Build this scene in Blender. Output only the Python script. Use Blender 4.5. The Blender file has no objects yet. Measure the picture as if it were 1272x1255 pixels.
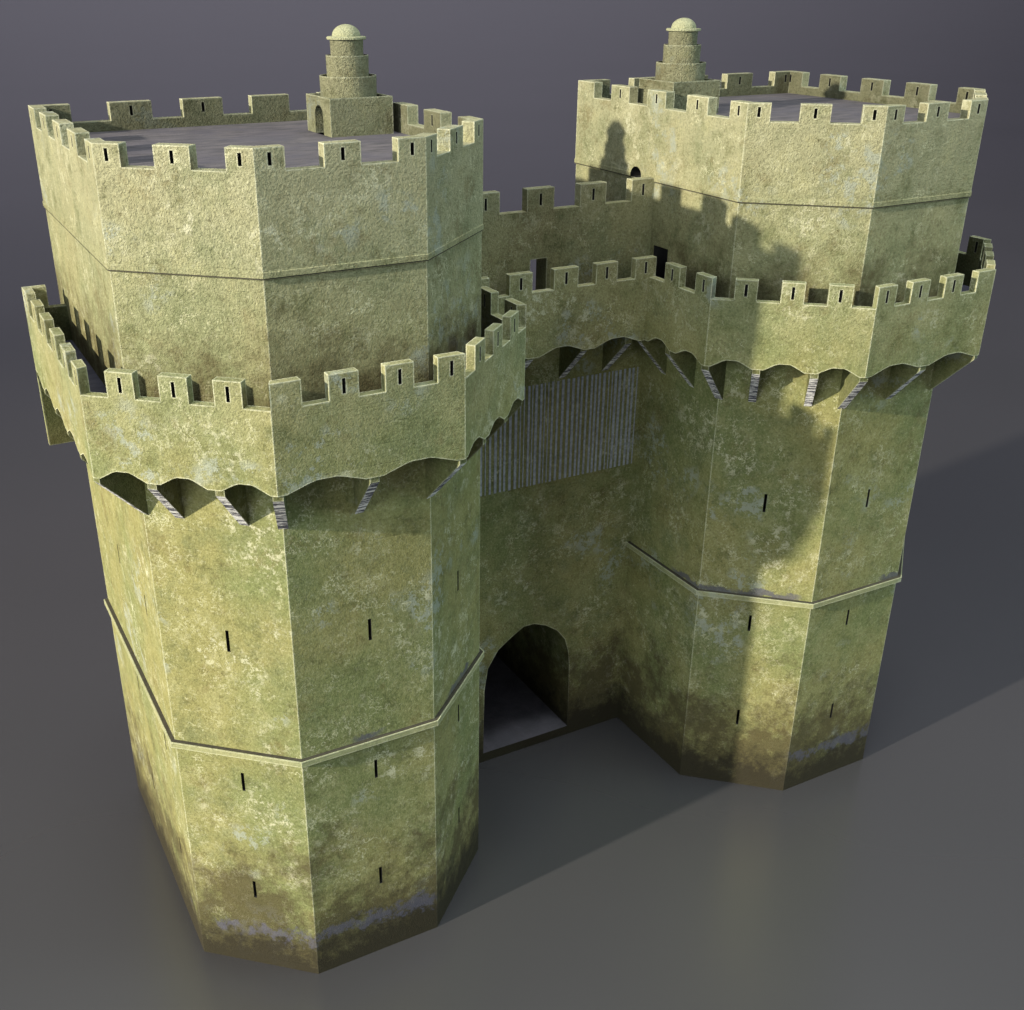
import bpy, math, random
from mathutils import Vector, Matrix, geometry
random.seed(7)
SC = bpy.context.scene
COL = SC.collection

# ------------------------------------------------------------------ materials
def new_mat(name):
    m = bpy.data.materials.new(name); m.use_nodes = True
    nt = m.node_tree; nt.nodes.clear()
    out = nt.nodes.new('ShaderNodeOutputMaterial')
    b = nt.nodes.new('ShaderNodeBsdfPrincipled')
    nt.links.new(b.outputs[0], out.inputs[0])
    return m, nt, b

class G:
    """small helper around a node tree"""
    def __init__(s, nt): s.nt = nt
    def n(s, t, **kw):
        x = s.nt.nodes.new(t)
        for k, v in kw.items(): setattr(x, k, v)
        return x
    def link(s, a, b): s.nt.links.new(a, b)
    def pos(s): return s.n('ShaderNodeNewGeometry').outputs['Position']
    def scaled(s, v, sc, loc=(0, 0, 0)):
        m = s.n('ShaderNodeMapping'); s.link(v, m.inputs[0])
        m.inputs['Scale'].default_value = sc; m.inputs['Location'].default_value = loc
        return m.outputs[0]
    def noise(s, v, scale, detail=6, rough=.6, dist=0., off=0.):
        t = s.n('ShaderNodeTexNoise')
        if off: v = s.scaled(v, (1, 1, 1), (off, off * .7, off * 1.3))
        s.link(v, t.inputs['Vector'])
        t.inputs['Scale'].default_value = scale; t.inputs['Detail'].default_value = detail
        t.inputs['Roughness'].default_value = rough; t.inputs['Distortion'].default_value = dist
        return t.outputs[0]
    def ramp(s, v, a, b, lo=0., hi=1.):
        t = s.n('ShaderNodeMapRange'); s.link(v, t.inputs[0])
        t.inputs[1].default_value = a; t.inputs[2].default_value = b
        t.inputs[3].default_value = lo; t.inputs[4].default_value = hi
        return t.outputs[0]
    def math(s, op, a, b=None):
        t = s.n('ShaderNodeMath', operation=op)
        for i, v in enumerate((a, b)):
            if v is None: continue
            if isinstance(v, (int, float)): t.inputs[i].default_value = v
            else: s.link(v, t.inputs[i])
        return t.outputs[0]
    def mix(s, f, a, b, mode='MIX'):
        t = s.n('ShaderNodeMix', data_type='RGBA', blend_type=mode)
        for i, v in ((0, f), (6, a), (7, b)):
            if isinstance(v, (int, float)): t.inputs[i].default_value = v
            elif isinstance(v, tuple): t.inputs[i].default_value = (*v, 1)
            else: s.link(v, t.inputs[i])
        return t.outputs[2]
    def sep(s, v):
        t = s.n('ShaderNodeSeparateXYZ'); s.link(v, t.inputs[0]); return t.outputs

WALK_BROWN = .0
def stone(name, pale=0., dark=1., bump=1., coarse=.5, wear=True, damp=True, cracks=True):
    m, nt, b = new_mat(name); g = G(nt)
    p = g.pos(); X, Y, Z = g.sep(p)
    big = g.noise(p, .20, 4, .55, 0)
    mid = g.noise(p, .95, 14, .74, 0, 13)
    fine = g.noise(p, 11., 8, .8, 0., 5)
    c = g.mix(g.ramp(big, .40, .60), (.158, .182, .074), (.222, .215, .088))
    # paler render higher on the masonry, with an uneven limit
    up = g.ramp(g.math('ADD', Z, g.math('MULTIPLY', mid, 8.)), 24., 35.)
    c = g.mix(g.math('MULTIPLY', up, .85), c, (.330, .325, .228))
    c = g.mix(g.ramp(mid, .50, .68, 0, .5), c, (.320, .312, .160))
    c = g.mix(g.ramp(mid, .46, .33, 0, .65), c, (.078, .084, .032))
    c = g.mix(g.ramp(g.noise(p, .5, 14, .78, 0, 31), .50, .62, 0, .45), c, (.115, .140, .070))
    c = g.mix(g.ramp(g.noise(p, .55, 14, .80, 0, 47), .54, .64, 0, .5), c, (.120, .092, .036))
    c = g.mix(g.ramp(g.noise(p, 2.4, 12, .80, 0, 53), .55, .64, 0, .45), c, (.066, .062, .026))
    c = g.mix(g.ramp(fine, .49, .34, 0, .6), c, (.035, .036, .016))
    c = g.mix(g.ramp(fine, .54, .70, 0, .5), c, (.50, .49, .34))
    # flaked lime patches, sharp edged
    fl = g.math('MULTIPLY', g.ramp(g.noise(p, .42, 3, .5, 0, 71), .52, .66),
                g.ramp(g.noise(p, 2.2, 15, .84, 0, 83), .535, .555))
    c = g.mix(g.math('MULTIPLY', fl, .75), c, (.47, .47, .35))
    c = g.mix(g.math('MULTIPLY', g.ramp(g.noise(p, 3.3, 14, .82, 0, 97), .625, .645), .7), c, (.50, .50, .36))
    # blue-grey lime scars
    c = g.mix(g.math('MULTIPLY', g.math('MULTIPLY', g.ramp(g.noise(p, .30, 2, .5, 0, 113), .58, .64),
              g.ramp(g.noise(p, 1.3, 14, .82, 0, 120), .515, .535)), .75), c, (.27, .30, .26))
    if cracks:   # wiry pale scratches where the render has lifted
        for sc, of, wd, k in ((1.3, 140, .013, .8), (2.3, 148, .014, .65)):
            t = g.math('ABSOLUTE', g.math('SUBTRACT', g.noise(p, sc, 9, .70, 0, of), .5))
            cr = g.math('MULTIPLY', g.ramp(t, wd, wd * .35), g.math('MULTIPLY', g.ramp(g.noise(p, 1.1, 8, .72, 0, of + 4), .52, .56), g.ramp(g.noise(p, .33, 3, .5, 0, of + 9), .44, .56)))
            c = g.mix(g.math('MULTIPLY', cr, k), c, (.52, .52, .37))
    if wear:
        geo = g.n('ShaderNodeNewGeometry')
        bv = g.n('ShaderNodeBevel', samples=4); bv.inputs['Radius'].default_value = .07
        d = g.n('ShaderNodeVectorMath', operation='DOT_PRODUCT')
        g.link(bv.outputs[0], d.inputs[0]); g.link(geo.outputs['True Normal'], d.inputs[1])
        e = g.ramp(d.outputs['Value'], .997, .93)
        e = g.math('MULTIPLY', e, g.ramp(g.noise(p, 5, 8, .7, 0, 230), .34, .52, .15, 1))
        c = g.mix(g.math('MULTIPLY', e, .9), c, (.60, .61, .47))
    if damp:
        # uneven brown darkening, stronger down towards the walkway paving
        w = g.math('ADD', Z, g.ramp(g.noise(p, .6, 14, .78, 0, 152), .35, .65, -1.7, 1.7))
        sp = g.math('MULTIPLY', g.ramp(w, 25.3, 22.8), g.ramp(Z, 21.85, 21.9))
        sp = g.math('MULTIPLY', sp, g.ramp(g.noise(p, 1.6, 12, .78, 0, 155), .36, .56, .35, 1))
        c = g.mix(g.math('MULTIPLY', sp, WALK_BROWN), c, (.070, .058, .026))
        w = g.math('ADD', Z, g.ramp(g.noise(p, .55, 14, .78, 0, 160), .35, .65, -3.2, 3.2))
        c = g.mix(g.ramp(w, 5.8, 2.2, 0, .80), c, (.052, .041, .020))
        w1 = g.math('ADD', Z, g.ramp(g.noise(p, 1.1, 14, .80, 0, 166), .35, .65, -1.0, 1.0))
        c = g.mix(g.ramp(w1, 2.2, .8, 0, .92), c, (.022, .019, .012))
        # blue-grey tide marks left on the outer faces
        w2 = g.math('ADD', Z, g.ramp(g.noise(p, .8, 13, .78, 0, 175), .3, .7, -.6, .6))
        band = g.math('MULTIPLY', g.ramp(w2, 1.35, 1.50), g.ramp(w2, 2.10, 1.95))
        band = g.math('MULTIPLY', band, g.ramp(g.noise(p, .8, 10, .8, 0, 182), .44, .50))
        band = g.math('MULTIPLY', band, g.ramp(g.math('ADD', Y, g.ramp(g.noise(p, .5, 3, .5, 0, 190), .35, .65, -2.5, 2.5)), 12.2, 12.8))
        band = g.math('MULTIPLY', band, g.ramp(g.math('ABSOLUTE', X), 8.85, 9.2))
        c = g.mix(g.math('MULTIPLY', band, .62), c, (.082, .084, .130))
        # dust settled on the string course
        w3 = g.math('ADD', Z, g.ramp(g.noise(p, 1.8, 10, .72, 0, 205), .3, .7, -.22, .22))
        band = g.math('MULTIPLY', g.ramp(w3, 10.0, 10.06), g.ramp(w3, 10.36, 10.30))
        band = g.math('MULTIPLY', band, g.math('MULTIPLY', g.ramp(Y, 9., 9.4), g.ramp(g.noise(p, .30, 2, .5, 0, 219), .48, .54)))
        c = g.mix(g.math('MULTIPLY', band, .75), c, (.080, .078, .115))
    if pale: c = g.mix(pale, c, (.36, .375, .245))
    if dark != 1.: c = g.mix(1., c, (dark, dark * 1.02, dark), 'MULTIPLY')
    g.link(c, b.inputs['Base Color'])
    b.inputs['Roughness'].default_value = .85
    b.inputs['Specular IOR Level'].default_value = .2
    # relief: pitted render + faint courses
    h1 = g.noise(p, 7., 3, .5, 0, 250)
    h2 = g.noise(p, 17., 3, .6, 0, 260)
    h3 = g.noise(p, 42., 2, .6, 0, 265)
    hz = g.math('ABSOLUTE', g.math('SUBTRACT', g.math('FRACT', g.math('MULTIPLY', Z, 1.55)), .5))
    line = g.math('MULTIPLY', g.ramp(hz, .03, .0), g.ramp(g.noise(p, .6, 4, .5, 0, 270), .48, .6))
    rough_hi = g.ramp(Z, 19., 27., .60, 1.7)
    h = g.math('ADD', g.math('MULTIPLY', h1, .060), g.math('ADD', g.math('MULTIPLY', h2, .088), g.math('MULTIPLY', h3, .035)))
    h = g.math('SUBTRACT', g.math('MULTIPLY', h, rough_hi), g.math('MULTIPLY', line, .025))
    bp = g.n('ShaderNodeBump'); bp.inputs['Strength'].default_value = .9 * bump
    bp.inputs['Distance'].default_value = coarse
    g.link(h, bp.inputs['Height']); g.link(bp.outputs[0], b.inputs['Normal'])
    return m

M = {}
WALK_BROWN = .85
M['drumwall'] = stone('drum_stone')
WALK_BROWN = .0
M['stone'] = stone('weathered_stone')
M['trim'] = stone('trim_stone', pale=.35, damp=False, cracks=False)
M['turret'] = stone('turret_stone', dark=.78, bump=1.7, wear=True, damp=False, cracks=False)
M['dome'] = stone('dome_stone', pale=.85, bump=1.3, wear=False, damp=False, cracks=False)
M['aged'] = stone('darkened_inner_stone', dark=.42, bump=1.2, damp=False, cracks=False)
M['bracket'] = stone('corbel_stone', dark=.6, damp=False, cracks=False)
M['cordon'] = stone('cordon_stone', wear=False, damp=False, cracks=False)

def striped():
    m, nt, b = new_mat('corbel_striped_stone'); g = G(nt)
    p = g.pos()
    q = g.scaled(p, (.6, .6, 7.5))
    s = g.noise(q, 2.0, 5, .8, .3)
    c = g.mix(g.ramp(s, .50, .52), (.06, .06, .09), (.70, .70, .72))
    g.link(c, b.inputs['Base Color']); b.inputs['Roughness'].default_value = .8
    bp = g.n('ShaderNodeBump'); bp.inputs['Strength'].default_value = .5; bp.inputs['Distance'].default_value = .05
    g.link(s, bp.inputs['Height']); g.link(bp.outputs[0], b.inputs['Normal'])
    return m
M['striped'] = striped()

def floor_mat(name, c1, c2, c3, stretch=(.35, 2.6, 1)):
    m, nt, b = new_mat(name); g = G(nt)
    p = g.pos(); q = g.scaled(p, stretch)
    s = g.noise(q, 1.1, 8, .68, .4)
    t = g.noise(p, .5, 5, .6, .5, 9)
    c = g.mix(g.ramp(s, .38, .62), c1, c2)
    c = g.mix(g.ramp(t, .45, .62, 0, .5), c, c3)
    g.link(c, b.inputs['Base Color']); b.inputs['Roughness'].default_value = .8
    bp = g.n('ShaderNodeBump'); bp.inputs['Strength'].default_value = .4; bp.inputs['Distance'].default_value = .15
    g.link(s, bp.inputs['Height']); g.link(bp.outputs[0], b.inputs['Normal'])
    return m
M['roof'] = floor_mat('roof_paving', (.046, .043, .054), (.105, .095, .110), (.060, .057, .084), (.7, 2.2, 1))
M['walk'] = floor_mat('walkway_paving', (.05, .05, .08), (.09, .09, .13), (.07, .07, .11))
M['gatefloor'] = floor_mat('passage_paving', (.040, .039, .052), (.070, .067, .085), (.05, .05, .066), (1, 1, 1))

def plain(name, col, rough=.9):
    m, nt, b = new_mat(name); g = G(nt); p = g.pos()
    c = g.mix(g.ramp(g.noise(p, 6, 6, .7), .35, .65), tuple(x * .7 for x in col), tuple(min(1, x * 1.3) for x in col))
    g.link(c, b.inputs['Base Color']); b.inputs['Roughness'].default_value = rough
    return m
M['dark'] = plain('painted_opening_shade', (.012, .011, .012))  # near-black colour paints the shade inside slits and doorways
M['dirt_and_shade'] = plain('ledge_dirt_and_band_shade', (.035, .032, .022))  # ledge dirt; also paints the shadow line beneath the cordon band
M['rib'] = plain('bluish_grey_rib_stone', (.30, .325, .385))

def ground_mat():
    m, nt, b = new_mat('smooth_studio_floor'); g = G(nt); p = g.pos()
    c = g.mix(g.ramp(g.noise(p, .02, 3, .5), .35, .65), (.036, .036, .040), (.043, .042, .048))
    g.link(c, b.inputs['Base Color'])
    b.inputs['Roughness'].default_value = .27
    b.inputs['IOR'].default_value = 1.8
    return m
M['ground'] = ground_mat()

# ------------------------------------------------------------------ mesh helper
class MB:
    def __init__(s, mir=1): s.v = []; s.f = []; s.mi = []; s.m = mir
    def quad(s, *pts, mi=0):
        k = len(s.v)
        for p in pts: s.v.append((p[0] * s.m, p[1], p[2]))
        idx = list(range(k, k + len(pts)))
        if s.m < 0: idx.reverse()
        s.f.append(idx); s.mi.append(mi)
    def panel(s, org, du, dv, loops, mi=0, flip=False):
        """planar polygon with holes; loops in (u,v) coordinates"""
        L = [[Vector((u, v, 0)) for u, v in lp] for lp in loops]
        flat = [p for lp in L for p in lp]
        P = [org + du * p.x + dv * p.y for p in flat]
        nrm = du.cross(dv)
        if flip: nrm = -nrm
        for t in geometry.tessellate_polygon(L):
            a, b, c = (P[i] for i in t)
            if (b - a).cross(c - a).length < 1e-9: continue
            if (b - a).cross(c - a).dot(nrm) < 0: a, b, c = a, c, b
            s.quad(a, b, c, mi=mi)
    def box(s, x0, x1, y0, y1, z0, z1, skip='', mi=0):
        a = [(x0, y0), (x1, y0), (x1, y1), (x0, y1)]
        if 'b' not in skip: s.quad(*[(x, y, z0) for x, y in reversed(a)], mi=mi)
        if 't' not in skip: s.quad(*[(x, y, z1) for x, y in a], mi=mi)
        for i, k in enumerate('srnl'):
            if k in skip: continue
            p, q = a[i], a[(i + 1) % 4]
            s.quad((*p, z0), (*q, z0), (*q, z1), (*p, z1), mi=mi)
    def build(s, name, mats, parent=None, smooth=False):
        me = bpy.data.meshes.new(name)
        # weld coincident points so edges are shared
        key = {}; vv = []; ff = []; mm = []
        for f, mi in zip(s.f, s.mi):
            idx = []
            for i in f:
                k = tuple(round(c, 4) for c in s.v[i])
                if k not in key: key[k] = len(vv); vv.append(s.v[i])
                if key[k] not in idx: idx.append(key[k])
            if len(idx) >= 3: ff.append(idx); mm.append(mi)
        me.from_pydata(vv, [], ff)
        for m in (mats if isinstance(mats, list) else [mats]): me.materials.append(m)
        for p, mi in zip(me.polygons, mm): p.material_index = mi; p.use_smooth = smooth
        me.validate(); me.update()
        o = bpy.data.objects.new(name, me); COL.objects.link(o)
        if parent:
            o.parent = parent
            o.matrix_parent_inverse = Matrix.Translation(-parent.location)
        return o

def empty(name, loc, label, cat, group=None):
    o = bpy.data.objects.new(name, None); COL.objects.link(o); o.location = loc
    o.empty_display_size = 1
    o['label'] = label; o['category'] = cat
    if group: o['group'] = group
    return o
UP = Vector((0, 0, 1))

# ------------------------------------------------------------------ plan geometry (x towards the photo's left, y towards the viewer)
XO, XI, YO, YI, FO, FI, YF = 17.513, 5.42, 11.189, 11.129, 13.975, 8.954, 14.281
PLAN = [Vector(p) for p in ((XO, 0), (XO, YO), (FO, YF), (FI, YF), (XI, YI), (XI, 0))]
def offset(P, d, closed=True):
    n = len(P); N = []
    for i in range(n):
        t = (P[(i + 1) % n] - P[i]).normalized(); N.append(Vector((t.y, -t.x)) * 1)
    # outward normal check (interior point)
    c = sum(P, Vector((0, 0))) / n
    N = [nn if nn.dot(P[i] - c) > 0 else -nn for i, nn in enumerate(N)]
    out = []
    for i in range(n):
        a, b = N[i - 1], N[i]
        A = Matrix(((a.x, a.y), (b.x, b.y))); rhs = Vector((a.dot(P[i]) + d, b.dot(P[i]) + d))
        out.append(A.inverted() @ rhs)
    return out
def v3(p, z): return Vector((p.x, p.y, z))

def wall_ring(mb, P, z0, z1, segs, holes=None):
    """outer faces of a closed plan with holes {seg:[loop in (s,z)]}"""
    n = len(P)
    for i in segs:
        a, b = P[i], P[(i + 1) % n]; d = b - a; L = d.length; u = Vector((d.x / L, d.y / L, 0))
        hs = (holes or {}).get(i, [])
        if not hs: mb.quad(v3(b, z0), v3(a, z0), v3(a, z1), v3(b, z1)); continue
        lo = [[(0, z0), (L, z0), (L, z1), (0, z1)]] + hs
        mb.panel(Vector((a.x, a.y, 0)), u, UP, lo, flip=True)

def rect(s, z0, w, h): return [(s - w / 2, z0), (s + w / 2, z0), (s + w / 2, z0 + h), (s - w / 2, z0 + h)]
def arch(s, z0, w, zs, za, n=4):
    """pointed-round arch opening"""
    L = [(s - w / 2, z0), (s + w / 2, z0)]
    for k in range(n + 1):
        a = k / n * math.pi / 2; L.append((s + w / 2 * math.cos(a), zs + (za - zs) * math.sin(a)))
    for k in range(n - 1, -1, -1):
        a = k / n * math.pi / 2; L.append((s - w / 2 * math.cos(a), zs + (za - zs) * math.sin(a)))
    return L

def recess(parent, mir, a, u, nrm, loop, depth, name, mat, back=None):
    """lining of an opening: reveals and a back face, set behind the wall plane"""
    mb = MB(mir); o = Vector((a.x, a.y, 0)); n = len(loop)
    for i in range(n):
        p, q = loop[i], loop[(i + 1) % n]
        P0 = o + u * p[0] + UP * p[1]; P1 = o + u * q[0] + UP * q[1]
        mb.quad(P0, P1, P1 - nrm * depth, P0 - nrm * depth, mi=0)
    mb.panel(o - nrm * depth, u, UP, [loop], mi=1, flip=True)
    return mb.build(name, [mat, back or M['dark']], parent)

# ------------------------------------------------------------------ crenellated rings
class Ring:
    """a parapet standing on plan P (outer line) with thickness t"""
    def __init__(s, P, t, mir, parent_for_merlons, zc, zm, slit, bottom=None, closed=True):
        s.P = P; s.t = t; s.mir = mir; s.zc = zc; s.zm = zm; s.slit = slit; s.closed = closed
        s.mat = M['stone']
    def seg(s, i):
        a = s.P[i]; b = s.P[(i + 1) % len(s.P)]; d = b - a; L = d.length; u = d / L
        n = Vector((u.y, -u.x))
        c = sum(s.P, Vector((0, 0))) / len(s.P)
        if n.dot((a + b) / 2 - c) < 0: n = -n
        return a, b, u, n, L
    def inner(s, i, k):
        a, b, u, n, L = s.seg(i)
        if k <= 1e-6 and s.mitre(i): return s.IN[i]
        if k >= L - 1e-6 and s.mitre(i + 1): return s.IN[(i + 1) % len(s.P)]
        return a + u * k - n * s.t
    def mitre(s, i): return s.closed or 0 < i < len(s.P) - 1

def make_ring(P, t, mir, closed, IN, zc, zm):
    r = Ring(P, t, mir, None, zc, zm, None, closed=closed); r.IN = IN; return r

def merlon(r, pieces, slits, parent, slit_z, name='merlon'):
    """pieces: [(seg, s0, s1)] one or two (corner) stretches; slits: list of bool per piece"""
    mb = MB(r.mir); zc, zm = r.zc, r.zm
    for k, ((i, s0, s1), sl) in enumerate(zip(pieces, slits)):
        a, b, u, n, L = r.seg(i); u3 = v3(u, 0); n3 = v3(n, 0)
        o0, o1 = a + u * s0, a + u * s1; i0, i1 = r.inner(i, s0), r.inner(i, s1)
        org = v3(o0, 0)
        ss = [] 
        lin0 = (i0 - o0).dot(u); lin1 = (i1 - o0).dot(u); w = s1 - s0
        outer = [(0, zc), (w, zc), (w, zm), (0, zm)]
        inn = [(lin0, zc), (lin1, zc), (lin1, zm), (lin0, zm)]
        if sl:
            mid = w / 2; sw = .105
            if sl == 'c0': mid = min(w, .95) * .50
            h = rect(mid, slit_z[0], sw, slit_z[1] - slit_z[0])
            mb.panel(org, u3, UP, [outer, h], flip=True)
            mb.panel(org - n3 * r.t, u3, UP, [inn, h], mi=2)
            for j in range(4):
                p, q = h[j], h[(j + 1) % 4]
                A = org + u3 * p[0] + UP * p[1]; B = org + u3 * q[0] + UP * q[1]
                mb.quad(A, B, B - n3 * r.t, A - n3 * r.t, mi=1)
            mb.panel(org - n3 * (r.t * .5), u3, UP, [h], mi=1)  # dark sheet across the through-slit, painted in as its shade
        else:
            mb.quad(v3(o1, zc), v3(o0, zc), v3(o0, zm), v3(o1, zm))
            mb.quad(v3(i0, zc), v3(i1, zc), v3(i1, zm), v3(i0, zm), mi=2)
        mb.quad(v3(o1, zm), v3(o0, zm), v3(i0, zm), v3(i1, zm))
        if k == 0: mb.quad(v3(o0, zc), v3(i0, zc), v3(i0, zm), v3(o0, zm))
        if k == len(pieces) - 1: mb.quad(v3(i1, zc), v3(o1, zc), v3(o1, zm), v3(i1, zm))
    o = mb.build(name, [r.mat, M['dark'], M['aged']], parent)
    return o

def gap_tops(mb, r, i, spans):
    """top faces of the parapet between merlons, spans = merlon (s0,s1) list on seg i"""
    a, b, u, n, L = r.seg(i); x = 0
    for s0, s1 in sorted(spans) + [(L, L)]:
        if s0 > x + 1e-4:
            mb.quad(v3(a + u * s0, r.zc), v3(a + u * x, r.zc), v3(r.inner(i, x), r.zc), v3(r.inner(i, s0), r.zc))
        x = max(x, s1)

def scallop(L, cents, zlo=20.58, zhi=20.865, flat=.22):
    """lower outline of the fascia from s=0 to L, low and flat at every corbel"""
    pts = []
    for a, b in zip(cents, cents[1:]):
        w = b - a
        e = flat if w < 2.6 else flat * 1.3
        r = .30 * w if w < 2.6 else .34 * w
        pts += [(a + e, zlo), (a + .33 * w, zhi - .05), (a + .40 * w, zhi), (b - .40 * w, zhi), (b - .33 * w, zhi - .05), (b - e, zlo)]
    pts = [(max(0, min(L, s)), z) for s, z in pts if -1e-3 <= s <= L + 1e-3]
    if pts[0][0] > 1e-3: pts.insert(0, (0, zlo))
    if pts[-1][0] < L - 1e-3: pts.append((L, zlo))
    return pts

# ------------------------------------------------------------------ corbels
def corbel(parent, mir, base, dirv, width, reach, z0=18.80, z1=20.40, z2=20.60, ztop=21.7):
    """triangular bracket: base = point on the wall, dirv = outward unit, sloping striped soffit"""
    mb = MB(mir); d = v3(dirv, 0); w = Vector((-dirv.y, dirv.x, 0)) * width / 2
    def P(rr, z, sgn): return v3(base, z) + d * rr + w * sgn
    prof = [(-.05, z0), (0, z0), (reach, z1), (reach, z2), (reach - .02, ztop), (-.05, ztop)]
    for sgn in (1, -1):
        L = [P(rr, z, sgn) for rr, z in prof]
        mb.quad(*(L if sgn > 0 else L[::-1]))
    for k in range(len(prof) - 1):
        (r0, za), (r1, zb) = prof[k], prof[k + 1]
        mb.quad(P(r0, za, 1), P(r0, za, -1), P(r1, zb, -1), P(r1, zb, 1), mi=1 if k in (0, 1) else 0)
    return mb.build('corbel', [M['bracket'], M['striped']], parent)

# ------------------------------------------------------------------ the towers
D = 1.415; BT = .31; ZFLOOR = 21.9; YE = 1.2
def balcony_plan():
    Q = offset(PLAN, D)
    xo = Q[1].x - .0; xi = Q[4].x
    return [Vector((xo, YE)), Q[1], Q[2], Q[3], Q[4], Vector((xi, 7.88))]
BP = balcony_plan()
def inset_open(P, t):
    """inner line of an open chain"""
    q = offset(P, -t)
    q[0] = Vector((q[1].x, P[0].y)); q[-1] = Vector((q[-2].x, P[-1].y))
    return q
BIN = inset_open(BP, BT)

def make_tower(mir, label, roof_label=None):
    root = empty('castle_tower', (mir * 11.46, 7., 0), label, 'tower', 'twin gate towers')
    st = M['stone']
    ring_up = offset(PLAN, .035)
    # slits on the wall faces
    Ls = [(PLAN[i + 1] - PLAN[i]).length for i in range(5)]
    pos = {0: [4.84, 9.18], 1: [2.43], 2: [2.70], 3: [2.43]}
    zs = [(3.33, .79), (8.30, .78), (14.05, .82)]
    holes = {i: [] for i in range(5)}
    for i, ss in pos.items():
        for s in ss:
            for z0, h in zs: holes[i].append(rect(s, z0, .115, h))
    wd_s = PLAN[4].y - 4.63
    low = rect(wd_s, 25.32, .76, 1.17)
    slit_loops = {i: list(h) for i, h in holes.items()}
    # seg 4 runs from the shoulder (s=0) towards the back
    door = rect(PLAN[4].y - 6.66, 21.9, .96, 2.11)
    holes[4] += [door, low]
    mb = MB(mir); wall_ring(mb, PLAN, 0, 26.52, [0, 1, 2, 3, 4, 5], holes)
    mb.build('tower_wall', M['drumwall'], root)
    for i, lps in slit_loops.items():
        a, b = PLAN[i], PLAN[i + 1]; u2 = (b - a).normalized(); n2 = Vector((-u2.y, u2.x))
        c = Vector((11.5, 7))
        if n2.dot((a + b) / 2 - c) < 0: n2 = -n2
        for lp in lps: recess(root, mir, a, v3(u2, 0), v3(n2, 0), lp, .45, 'arrow_slit', M['dark'])
        if i == 4: pass
    a, b = PLAN[4], PLAN[5]; u3 = v3((b - a).normalized(), 0); n3 = Vector((-1, 0, 0))
    recess(root, mir, a, u3, n3, door, .8, 'balcony_door', M['dark'])
    recess(root, mir, a, u3, n3, low, .8, 'wall_walk_door', M['dark'])
    # string course around the lower storey
    outp = offset(PLAN, .18); mb = MB(mir)
    za, zb, zt = 9.86, 10.08, 10.09
    for i in range(5):
        o0, o1, w0, w1 = outp[i], outp[i + 1], PLAN[i], PLAN[i + 1]
        if i == 0: o0 = Vector((o0.x, 0.0))
        if i == 4:
            o1 = Vector((o1.x, 5.945)); w1 = Vector((w1.x, 5.945))
            mb.quad(v3(o1, za), v3(o1, zb), v3(w1, zt), v3(w1, za))
        if i == 0: mb.quad(v3(o0, za), v3(w0, za), v3(w0, zt), v3(o0, zb))
        mb.quad(v3(o1, za), v3(o0, za), v3(o0, zb), v3(o1, zb))
        k0, k1 = o0.lerp(w0, .22), o1.lerp(w1, .22)
        mb.quad(v3(o1, zb), v3(o0, zb), v3(k0, zb), v3(k1, zb))
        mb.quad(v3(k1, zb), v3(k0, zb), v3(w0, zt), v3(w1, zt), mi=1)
        mb.quad(v3(o0, za), v3(o1, za), v3(w1, za), v3(w0, za))
    mb.build('string_course', [M['trim'], M['dirt_and_shade']], root)
    # upper wall / parapet
    P = ring_up; t = .42; IN = offset(P, -t); r = make_ring(P, t, mir, True, IN, 29.38, 30.0)
    ar = arch(P[4].y - 4.63, 26.53, .76, 26.62, 26.97, 5)
    ar = [(s, z) for s, z in ar]
    mb = MB(mir); wall_ring(mb, P, 26.52, 29.38, range(6), {4: [ar]})
    for i in range(6):   # underside lip and inner faces
        j = (i + 1) % 6
        mb.quad(v3(P[i], 26.52), v3(P[j], 26.52), v3(PLAN[j], 26.52), v3(PLAN[i], 26.52))
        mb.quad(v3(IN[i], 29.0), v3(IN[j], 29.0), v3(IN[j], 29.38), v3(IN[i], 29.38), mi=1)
    L = [r.seg(i)[4] for i in range(6)]
    sp = {0: [(0, 1.27), (2.42, 3.72), (5.0, 6.3), (7.55, 8.85), (L[0] - .95, L[0])],
          1: [(0, .82), (1.82, 2.89), (L[1] - .82, L[1])],
          2: [(0, .86), (1.98, 3.06), (L[2] - .86, L[2])],
          3: [(0, .82), (1.87, 2.94), (L[3] - .82, L[3])],
          4: [(0, .95), (2.22, 3.5), (4.83, 6.05), (7.3, 8.6), (L[4] - 1.27, L[4])],
          5: [(0, 1.4), (2.68, 4.16), (5.30, 6.80), (7.95, 9.45), (L[5] - 1.35, L[5])]}
    for i in range(6): gap_tops(mb, r, i, sp[i])
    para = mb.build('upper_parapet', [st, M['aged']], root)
    sz = (29.53, 29.87)
    for i in range(6):
        for (s0, s1) in sp[i][1:-1]:
            noslit = (i == 5 and s0 == 2.68)
            merlon(r, [(i, s0, s1)], [not noslit], para, sz)
        j = (i + 1) % 6
        e = sp[i][-1]; f = sp[j][0]
        far = (j == 0 and False)
        merlon(r, [(i, e[0], e[1]), (j, 0, f[1])], [not (j == 5), 'c0' if j != 5 else False][:2], para, sz)
    a = P[4]; recess(root, mir, a, v3((P[5] - P[4]).normalized(), 0), Vector((-1, 0, 0)), ar, .7, 'door_arch', M['dark'])
    # band under the upper storey
    bo = offset(PLAN, .06); mb = MB(mir)
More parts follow.
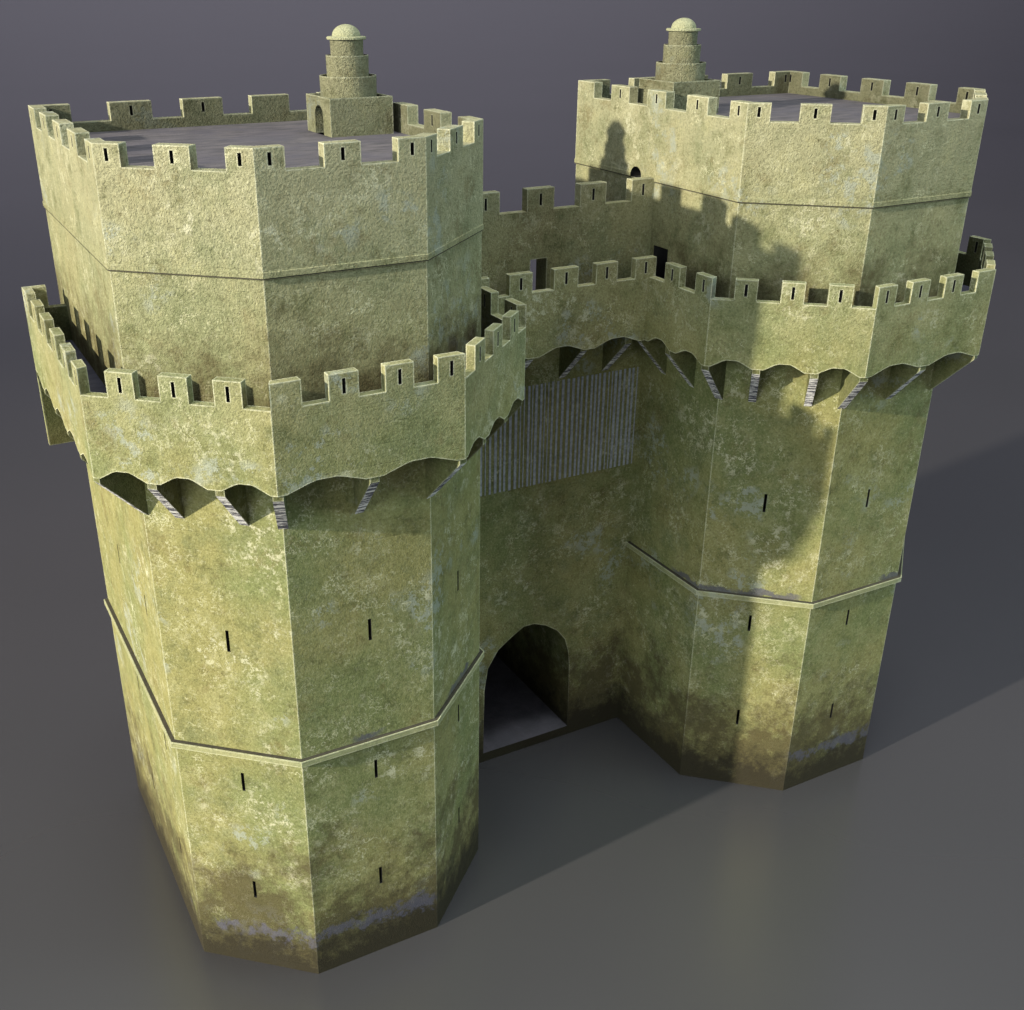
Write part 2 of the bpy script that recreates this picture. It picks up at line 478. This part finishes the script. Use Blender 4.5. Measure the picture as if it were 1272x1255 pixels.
    for i in range(6):
        j = (i + 1) % 6; LL = (bo[j] - bo[i]).length
        spans = [(0, 1)] if i != 4 else [(0, (wd_s - .38) / LL), ((wd_s + .38) / LL, 1)]
        for f0, f1 in spans:
            A, B2, C2, D2 = bo[i].lerp(bo[j], f0), bo[i].lerp(bo[j], f1), P[i].lerp(P[j], f0), P[i].lerp(P[j], f1)
            E2, F2 = PLAN[i].lerp(PLAN[j], f0), PLAN[i].lerp(PLAN[j], f1)
            mb.quad(v3(B2, 26.545), v3(A, 26.545), v3(A, 26.70), v3(B2, 26.70))
            G0, G1 = A.lerp(E2, .35), B2.lerp(F2, .35)
            mb.quad(v3(G1, 26.505), v3(G0, 26.505), v3(G0, 26.545), v3(G1, 26.545), mi=1)  # dark strip standing in for the shadow cast by the band
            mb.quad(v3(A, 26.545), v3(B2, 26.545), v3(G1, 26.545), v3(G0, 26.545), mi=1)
            mb.quad(v3(B2, 26.70), v3(A, 26.70), v3(C2, 26.72), v3(D2, 26.72))
            mb.quad(v3(A, 26.505), v3(B2, 26.505), v3(F2, 26.505), v3(E2, 26.505))
    mb.build('cordon_moulding', [M['cordon'], M['dirt_and_shade']], root)
    # roof
    mb = MB(mir)
    mb.quad(*[v3(p, 29.03) for p in reversed(offset(P, -.3))])
    mb.build('roof_terrace', M['roof'], root)
    # ---- balcony
    r = make_ring(BP, BT, mir, False, BIN, 23.2, 23.98)
    L = [r.seg(i)[4] for i in range(5)]
    y0 = YE
    spb = {0: [(0, 2.33 - y0), (3.3 - y0, 4.2 - y0), (5.18 - y0, 6.1 - y0), (7.19 - y0, 8.1 - y0), (9.07 - y0, 10.0 - y0), (L[0] - .88, L[0])],
           1: [(.87, 1.74), (2.52, 3.41), (4.19, 5.05)],
           2: [(0, .93), (1.74, 2.66), (3.49, 4.4), (5.18, L[2])],
           3: [(.86, 1.73), (2.55, 3.39), (4.24, 5.07)],
           4: [(0, .97), (1.95, 2.88)]}
    cents = {0: [-1.0, 2.7 - y0, 5.0 - y0, 7.35 - y0, 9.6 - y0, L[0]],
             1: [0, L[1] * .335, L[1] * .665, L[1]], 2: [0, L[2] / 2, L[2]],
             3: [0, L[3] * .335, L[3] * .665, L[3]], 4: [0, L[4] * .52, L[4]]}
    mb = MB(mir)
    for i in range(5):
        a, b, u, n, LL = r.seg(i); u3 = v3(u, 0); n3 = v3(n, 0)
        sc = scallop(LL, cents[i])
        outer = sc + [(LL, 23.2), (0, 23.2)]
        mb.panel(v3(a, 0), u3, UP, [outer], flip=True)
        for k in range(len(sc) - 1):
            s0, z0 = sc[k]; s1, z1 = sc[k + 1]
            mb.quad(v3(a + u * s0, z0), v3(a + u * s1, z1), v3(r.inner(i, s1), z1), v3(r.inner(i, s0), z0))
        inn = [((r.inner(i, s) - a).dot(u), z) for s, z in sc]
        inn = inn + [(inn[-1][0], 23.2), (inn[0][0], 23.2)]
        mb.panel(v3(a, 0) - n3 * BT, u3, UP, [inn], mi=1)
        gap_tops(mb, r, i, spb[i])
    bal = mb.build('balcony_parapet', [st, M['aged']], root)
    sz = (23.36, 23.82)
    for i in range(5):
        for k, (s0, s1) in enumerate(spb[i]):
            merlon(r, [(i, s0, s1)], [not (i == 2 and k == 0)], bal, sz)
    # closing slab at the back end of the balcony
    xw, xf = XO, BP[0].x
    mb = MB(mir)
    y1, y2 = YE, YE + .3
    X1 = BIN[0].x
    for (y, fl) in ((y1 - .002, False), (y2, True)):
        lp = [(xw, 17.93), (xf if y == y1 - .002 else X1, 17.93), (xf if y == y1 - .002 else X1, 23.2), (xw, 23.2)]
        lp = [(xw, 17.93), (xf, 17.93), (xf, 20.6), (X1, 20.6), (X1, 23.2), (xw, 23.2)] if fl else [(xw, 17.93), (xf, 17.93), (xf, 23.98), (18.13, 23.98), (18.13, 23.2), (xw, 23.2)]
        mb.panel(Vector((0, y, 0)), Vector((1, 0, 0)), UP, [lp], flip=not fl, mi=1 if fl else 0)
    mb.quad((xf - .004, y1, 17.93), (xf - .004, y2, 17.93), (xf - .004, y2, 20.6), (xf - .004, y1, 20.6))
    mb.quad((xw, y1, 17.93), (xf, y1, 17.93), (xf, y2, 17.93), (xw, y2, 17.93))
    mb.quad((xw, y1, 23.2), (18.13, y1, 23.2), (18.13, y2, 23.2), (xw, y2, 23.2))
    mb.quad((18.13, y1, 23.2), (18.13, y1, 23.98), (18.13, y2, 23.98), (18.13, y2, 23.2))
    mb.quad((18.13, y1, 23.98), (X1, y1, 23.98), (X1, y2, 23.98), (18.13, y2, 23.98))
    mb.quad((18.13, y2, 23.2), (18.13, y2, 23.98), (X1, y2, 23.98), (X1, y2, 23.2))
    mb.build('end_wall', [st, M['aged']], root)
    # balcony floor
    mb = MB(mir)
    Q = BIN; W = PLAN
    for i in range(5):
        a0 = Vector((XO, YE)) if i == 0 else W[i]; a1 = W[i + 1] if i < 4 else Vector((XI, 7.58))
        q0 = Q[i]; q1 = Q[i + 1] if i < 4 else Vector((Q[5].x, 7.58))
        mb.quad(v3(a1, ZFLOOR), v3(a0, ZFLOOR), v3(q0, ZFLOOR), v3(q1, ZFLOOR))
        mb.quad(v3(a0, 21.6), v3(a1, 21.6), v3(q1, 21.6), v3(q0, 21.6))
    mb.build('balcony_floor', M['walk'], root)
    # corbels
    def nrm(i):
        a, b = PLAN[i], PLAN[i + 1]; u = (b - a).normalized(); n = Vector((-u.y, u.x))
        if n.dot((a + b) / 2 - Vector((11.5, 7))) < 0: n = -n
        return a, u, n
    rch = D - .02
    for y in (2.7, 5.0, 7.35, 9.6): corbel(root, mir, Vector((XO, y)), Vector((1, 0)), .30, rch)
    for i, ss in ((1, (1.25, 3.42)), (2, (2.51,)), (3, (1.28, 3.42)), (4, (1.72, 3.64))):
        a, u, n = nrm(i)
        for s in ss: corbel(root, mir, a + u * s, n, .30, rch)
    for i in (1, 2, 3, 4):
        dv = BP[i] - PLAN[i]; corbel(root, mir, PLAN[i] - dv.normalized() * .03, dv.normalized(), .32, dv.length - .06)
    # ---- stair turret on the roof
    mb = MB(mir)
    x0, x1, ya, yb, zr, zt = 6.12, 8.48, 3.45, 5.79, 29.03, 30.29; th = .11
    mb.box(x0, x1, ya, yb, zr - .02, zt, skip='btr')
    # face towards the outside (x1) carries the arched door
    lp = [[(ya, zr - .02), (yb, zr - .02), (yb, zt), (ya, zt)], arch(4.67, zr + .0, .80, 29.66, 30.0, 5)]
    dl = lp[1]
    mb.panel(Vector((x1, 0, 0)), Vector((0, 1, 0)), UP, lp)
    for (a, b, c, d) in ((x0, x1, ya, ya + th), (x0, x1, yb - th, yb), (x0, x0 + th, ya + th, yb - th), (x1 - th, x1, ya + th, yb - th)):
        mb.quad((a, c, zt), (b, c, zt), (b, d, zt), (a, d, zt))
    mb.box(x0 + th, x1 - th, ya + th, yb - th, zt - .25, zt, skip='bt')
    mb.quad((x0 + th, ya + th, zt - .25), (x1 - th, ya + th, zt - .25), (x1 - th, yb - th, zt - .25), (x0 + th, yb - th, zt - .25))
    tur = mb.build('stair_turret', M['turret'], root)
    d = recess(tur, mir, Vector((x1, 0)), Vector((0, 1, 0)), Vector((1, 0, 0)), dl, .7, 'turret_door', M['turret'])
    cx, cy = 7.30, 4.62
    def drum(name, z0, z1, ro, wall, par, floor_drop=.16, nseg=40, taper=.015):
        mb = MB(mir)
        def c(k, rr, z): a = 2 * math.pi * k / nseg; return (cx + rr * math.cos(a), cy + rr * math.sin(a), z)
        for k in range(nseg):
            mb.quad(c(k, ro - taper, z0), c(k + 1, ro - taper, z0), c(k + 1, ro, z1), c(k, ro, z1))
            mb.quad(c(k, ro, z1), c(k + 1, ro, z1), c(k + 1, ro - wall, z1), c(k, ro - wall, z1))
            mb.quad(c(k + 1, ro - wall, z1), c(k + 1, ro - wall, z1 - floor_drop), c(k, ro - wall, z1 - floor_drop), c(k, ro - wall, z1))
            mb.quad(c(k, ro - wall, z1 - floor_drop), c(k + 1, ro - wall, z1 - floor_drop), (cx, cy, z1 - floor_drop))
        return mb.build(name, M['turret'], par)
    drum('drum', 30.0, 30.94, 1.005, .06, tur)
    drum('drum', 30.76, 31.60, .75, .05, tur)
    drum('drum', 31.42, 32.11, .582, .05, tur, .02)
    # capstone ring and dome as one turned profile
    mb = MB(mir); prof = [(.52, 32.10), (.66, 32.10), (.69, 32.12), (.69, 32.18), (.66, 32.20), (.50, 32.205)]
    for k in range(1, 11):
        a = k / 10 * math.pi / 2; prof.append((max(.0005, .50 * math.cos(a)), 32.205 + .385 * math.sin(a)))
    ns = 40
    for (r0, z0), (r1, z1) in zip(prof, prof[1:]):
        for k in range(ns):
            a, b = 2 * math.pi * k / ns, 2 * math.pi * (k + 1) / ns
            mb.quad((cx + r0 * math.cos(a), cy + r0 * math.sin(a), z0), (cx + r0 * math.cos(b), cy + r0 * math.sin(b), z0),
                    (cx + r1 * math.cos(b), cy + r1 * math.sin(b), z1), (cx + r1 * math.cos(a), cy + r1 * math.sin(a), z1))
    mb.build('dome', M['dome'], tur)
    return root

make_tower(1, 'nearer, larger-looking crenellated stone tower, its turret door visible on the roof', None)
make_tower(-1, 'farther crenellated stone tower right of the gate arch, with cast shadows on its wall', None)

# ------------------------------------------------------------------ the gate wall between them
YW = 5.941
gate = empty('castle_gate', (0, 5.5, 0), 'shaded crenellated wall with the tall gate arch and ribbed panel, between the two towers', 'gate')
st = M['stone']
X = XI - .003
AR = [(2.37, .5), (-2.37, .5), (-2.33, 4.1), (-2.22, 4.95), (-2.02, 5.65), (-1.55, 6.27), (-.92, 6.72), (-.28, 6.99), (.28, 6.99), (.85, 6.66), (1.62, 6.12), (2.16, 5.25), (2.33, 4.1)]
DR = [(-.35, ZFLOOR), (.41, ZFLOOR), (.41, 23.96), (-.35, 23.96)]
mb = MB()
mb.panel(Vector((0, YW, 0)), Vector((1, 0, 0)), UP, [[(-X, 0), (X, 0), (X, 25.84), (-X, 25.84)], AR, DR], flip=True)
mk = MB(); mk.panel(Vector((0, YW - .8, 0)), Vector((1, 0, 0)), UP, [[(-X, 0), (X, 0), (X, 25.1), (-X, 25.1)], AR, DR])
for i in range(4):
    p, q = DR[i], DR[(i + 1) % 4]
    mb.quad((p[0], YW, p[1]), (q[0], YW, q[1]), (q[0], YW - .8, q[1]), (p[0], YW - .8, p[1]))
for i in range(1, len(AR)):
    p, q = AR[i], AR[(i + 1) % len(AR)]
    mb.quad((p[0], YW, p[1]), (q[0], YW, q[1]), (q[0], -1.4, q[1]), (p[0], -1.4, p[1]))
mb.build('curtain_wall', st, gate)
mb = MB(); mb.panel(Vector((0, -1.4, 0)), Vector((1, 0, 0)), UP, [AR], flip=True)
mb.build('unseen_passage_stop', st, gate)  # unseen closure, added to keep light out of the passage
mb = MB(); mb.quad((2.37, YW, .503), (-2.37, YW, .503), (-2.37, -1.4, .503), (2.37, -1.4, .503)); mb.build('passage_floor', M['gatefloor'], gate)
mk.build('curtain_wall_rear', st, gate)
# ribbed panel over the arch
mb = MB(); random.seed(3); x = -5.22; k = 0
while x < 5.2:
    w = random.choice((.05, .10, .12))
    mb.box(x, min(x + w, 5.25), YW - .01, YW + .022, 14.12 + random.uniform(-.01, .01), 18.70 + random.uniform(-.015, .015), skip='s')
    x += w + random.choice((.10, .13, .15))
mb.build('rib_panel', M['rib'], gate)
# wall-top parapet, merlons and the walk behind
P2 = [Vector((X, YW)), Vector((-X, YW))]
r = Ring(P2, .4, 1, None, 25.84, 26.69, None, closed=False)
def seg2(i, P=P2):
    return P[0], P[1], Vector((-1, 0)), Vector((0, 1)), 2 * X
r.seg = seg2; r.mitre = lambda i: False; r.IN = None
mb = MB()
sp = [(0, 1.12), (X - 3.05, X - 1.83), (X - .61, X + .61), (X + 1.83, X + 3.05), (2 * X - 1.12, 2 * X)]
gap_tops(mb, r, 0, sp)
mb.quad((-X, YW - .4, 25.3), (X, YW - .4, 25.3), (X, YW - .4, 25.84), (-X, YW - .4, 25.84))
par = mb.build('wall_parapet', st, gate)
for s0, s1 in sp: merlon(r, [(0, s0, s1)], [True], par, (26.04, 26.49))
mb = MB(); mb.box(-X, X, 3.9, YW - .4, 25.1, 25.3); mb.build('wall_walk', M['walk'], gate)
# balcony over the gate
YB = 7.88
xb = BP[5].x - .002 + 0; XB = BIN[5].x
P3 = [Vector((XB, YB)), Vector((-XB, YB))]
r = Ring(P3, .3, 1, None, 23.2, 23.98, None, closed=False)
def seg3(i, P=P3): return P[0], P[1], Vector((-1, 0)), Vector((0, 1)), 2 * XB
r.seg = seg3; r.mitre = lambda i: False
L = 2 * XB
sc = scallop(L, [XB - 4.0, XB - 1.27, XB + 1.27, XB + 4.0])
sc = [(0, 20.58)] + [q for q in sc if q[0] > .05 and q[0] < L - .05] + [(L, 20.58)]
mb = MB()
mb.panel(Vector((XB, YB, 0)), Vector((-1, 0, 0)), UP, [sc + [(L, 23.2), (0, 23.2)]], flip=False)
mb.panel(Vector((XB, YB - .3, 0)), Vector((-1, 0, 0)), UP, [sc + [(L, 23.2), (0, 23.2)]], flip=True)
for k in range(len(sc) - 1):
    (s0, z0), (s1, z1) = sc[k], sc[k + 1]
    mb.quad((XB - s0, YB, z0), (XB - s1, YB, z1), (XB - s1, YB - .3, z1), (XB - s0, YB - .3, z0))
sp = [(0, XB - 3.32), (XB - 2.45, XB - 1.45), (XB - .5, XB + .5), (XB + 1.45, XB + 2.45), (XB + 3.32, L)]
sp[2] = (XB - .48, XB + .62) 
gap_tops(mb, r, 0, sp)
bal = mb.build('balcony_parapet', st, gate)
for s0, s1 in sp: merlon(r, [(0, s0, s1)], [True], bal, (23.36, 23.82))
mb = MB(); mb.box(-X, X, YW, YB - .3, 21.6, ZFLOOR, skip='n'); mb.build('balcony_floor', M['walk'], gate)
for xx in (-3.45, -1.27, 1.27, 3.45): corbel(gate, 1, Vector((xx, YW)), Vector((0, 1)), .30, YB - YW - .35)

# ------------------------------------------------------------------ ground
mb = MB(); S = 2600
mb.quad((-S, -S, 0), (S, -S, 0), (S, S, 0), (-S, S, 0))
g = mb.build('ground', M['ground']); g['kind'] = 'structure'

# ------------------------------------------------------------------ lights
SUN = Vector((12.72, 1.50, 4.68)).normalized()
def lamp(name, kind, loc, target, energy, color, **kw):
    l = bpy.data.lights.new(name, kind); l.energy = energy; l.color = color
    for k, v in kw.items(): setattr(l, k, v)
    o = bpy.data.objects.new(name, l); COL.objects.link(o); o.location = loc
    o.rotation_euler = (Vector(target) - Vector(loc)).to_track_quat('-Z', 'Y').to_euler()
    return o
c0 = Vector((0, 6, 15))
lamp('key_lamp', 'SPOT', c0 + SUN * 300, c0, 8.4e6, (1.0, .90, .70), spot_size=math.radians(34), spot_blend=1., shadow_soft_size=3.3)
lamp('fill_lamp', 'AREA', (100, 68, 60), (0, 5, 12), 6.2e4, (.92, 1.0, .92), shape='DISK', size=50)
lamp('front_fill_lamp', 'AREA', (25, 120, 45), (0, 5, 14), 1.0e4, (.92, 1.0, .90), shape='DISK', size=40)
lamp('added_overhead_fill', 'SPOT', (0, 34, 140), (0, 18, 0), 5.6e5, (.95, 1.0, .95), spot_size=math.radians(27), spot_blend=1., shadow_soft_size=22)  # added spot that brightens the floor between and before the towers
lamp('cool_fill_lamp', 'AREA', (-95, 75, 60), (0, 5, 14), 6.2e4, (.72, 1.0, .94), shape='DISK', size=45)
w = bpy.data.worlds.new('World'); SC.world = w; w.use_nodes = True
nt = w.node_tree; g = G(nt); bg = nt.nodes['Background']
tc = g.n('ShaderNodeTexCoord'); x_, y_, z_ = g.sep(tc.outputs['Generated'])
az = g.n('ShaderNodeVectorMath', operation='DOT_PRODUCT'); g.link(tc.outputs['Generated'], az.inputs[0])
az.inputs[1].default_value = (-.30, -.954, 0)
back = g.ramp(az.outputs['Value'], .80, 1.0, 0, 1)
sky = g.mix(g.ramp(z_, .0, .30), (.070, .062, .100), (.26, .25, .31))
sky = g.mix(g.ramp(z_, .70, .93), sky, (2.2, 2.3, 2.25))
sky = g.mix(g.math('MULTIPLY', back, g.ramp(z_, .45, .1)), sky, (.48, .455, .56))
g.link(sky, bg.inputs[0]); bg.inputs[1].default_value = .55

# ------------------------------------------------------------------ camera
cam = bpy.data.cameras.new('camera'); co = bpy.data.objects.new('camera', cam); COL.objects.link(co)
cam.sensor_fit = 'HORIZONTAL'; cam.sensor_width = 36; cam.lens = 36 * 1393.117 / 1272
cam.shift_x = 55.75 / 1272; cam.shift_y = 16.65 / 1272; cam.clip_end = 6000; cam.clip_start = .5
R = Vector((-.885647811, .464357527, -.000207264)); U = Vector((-.20180245, -.38448648, .90080293)); F = Vector((-.41821493, -.79783597, -.4342281))
m = Matrix((R, U, -F)).transposed().to_4x4(); m.translation = Vector((23.29290681, 44.19018088, 34.03372951))
co.matrix_world = m
SC.camera = co
SC.view_settings.view_transform = 'Standard'; SC.view_settings.look = 'None'
SC.view_settings.exposure = 0; SC.view_settings.gamma = 1
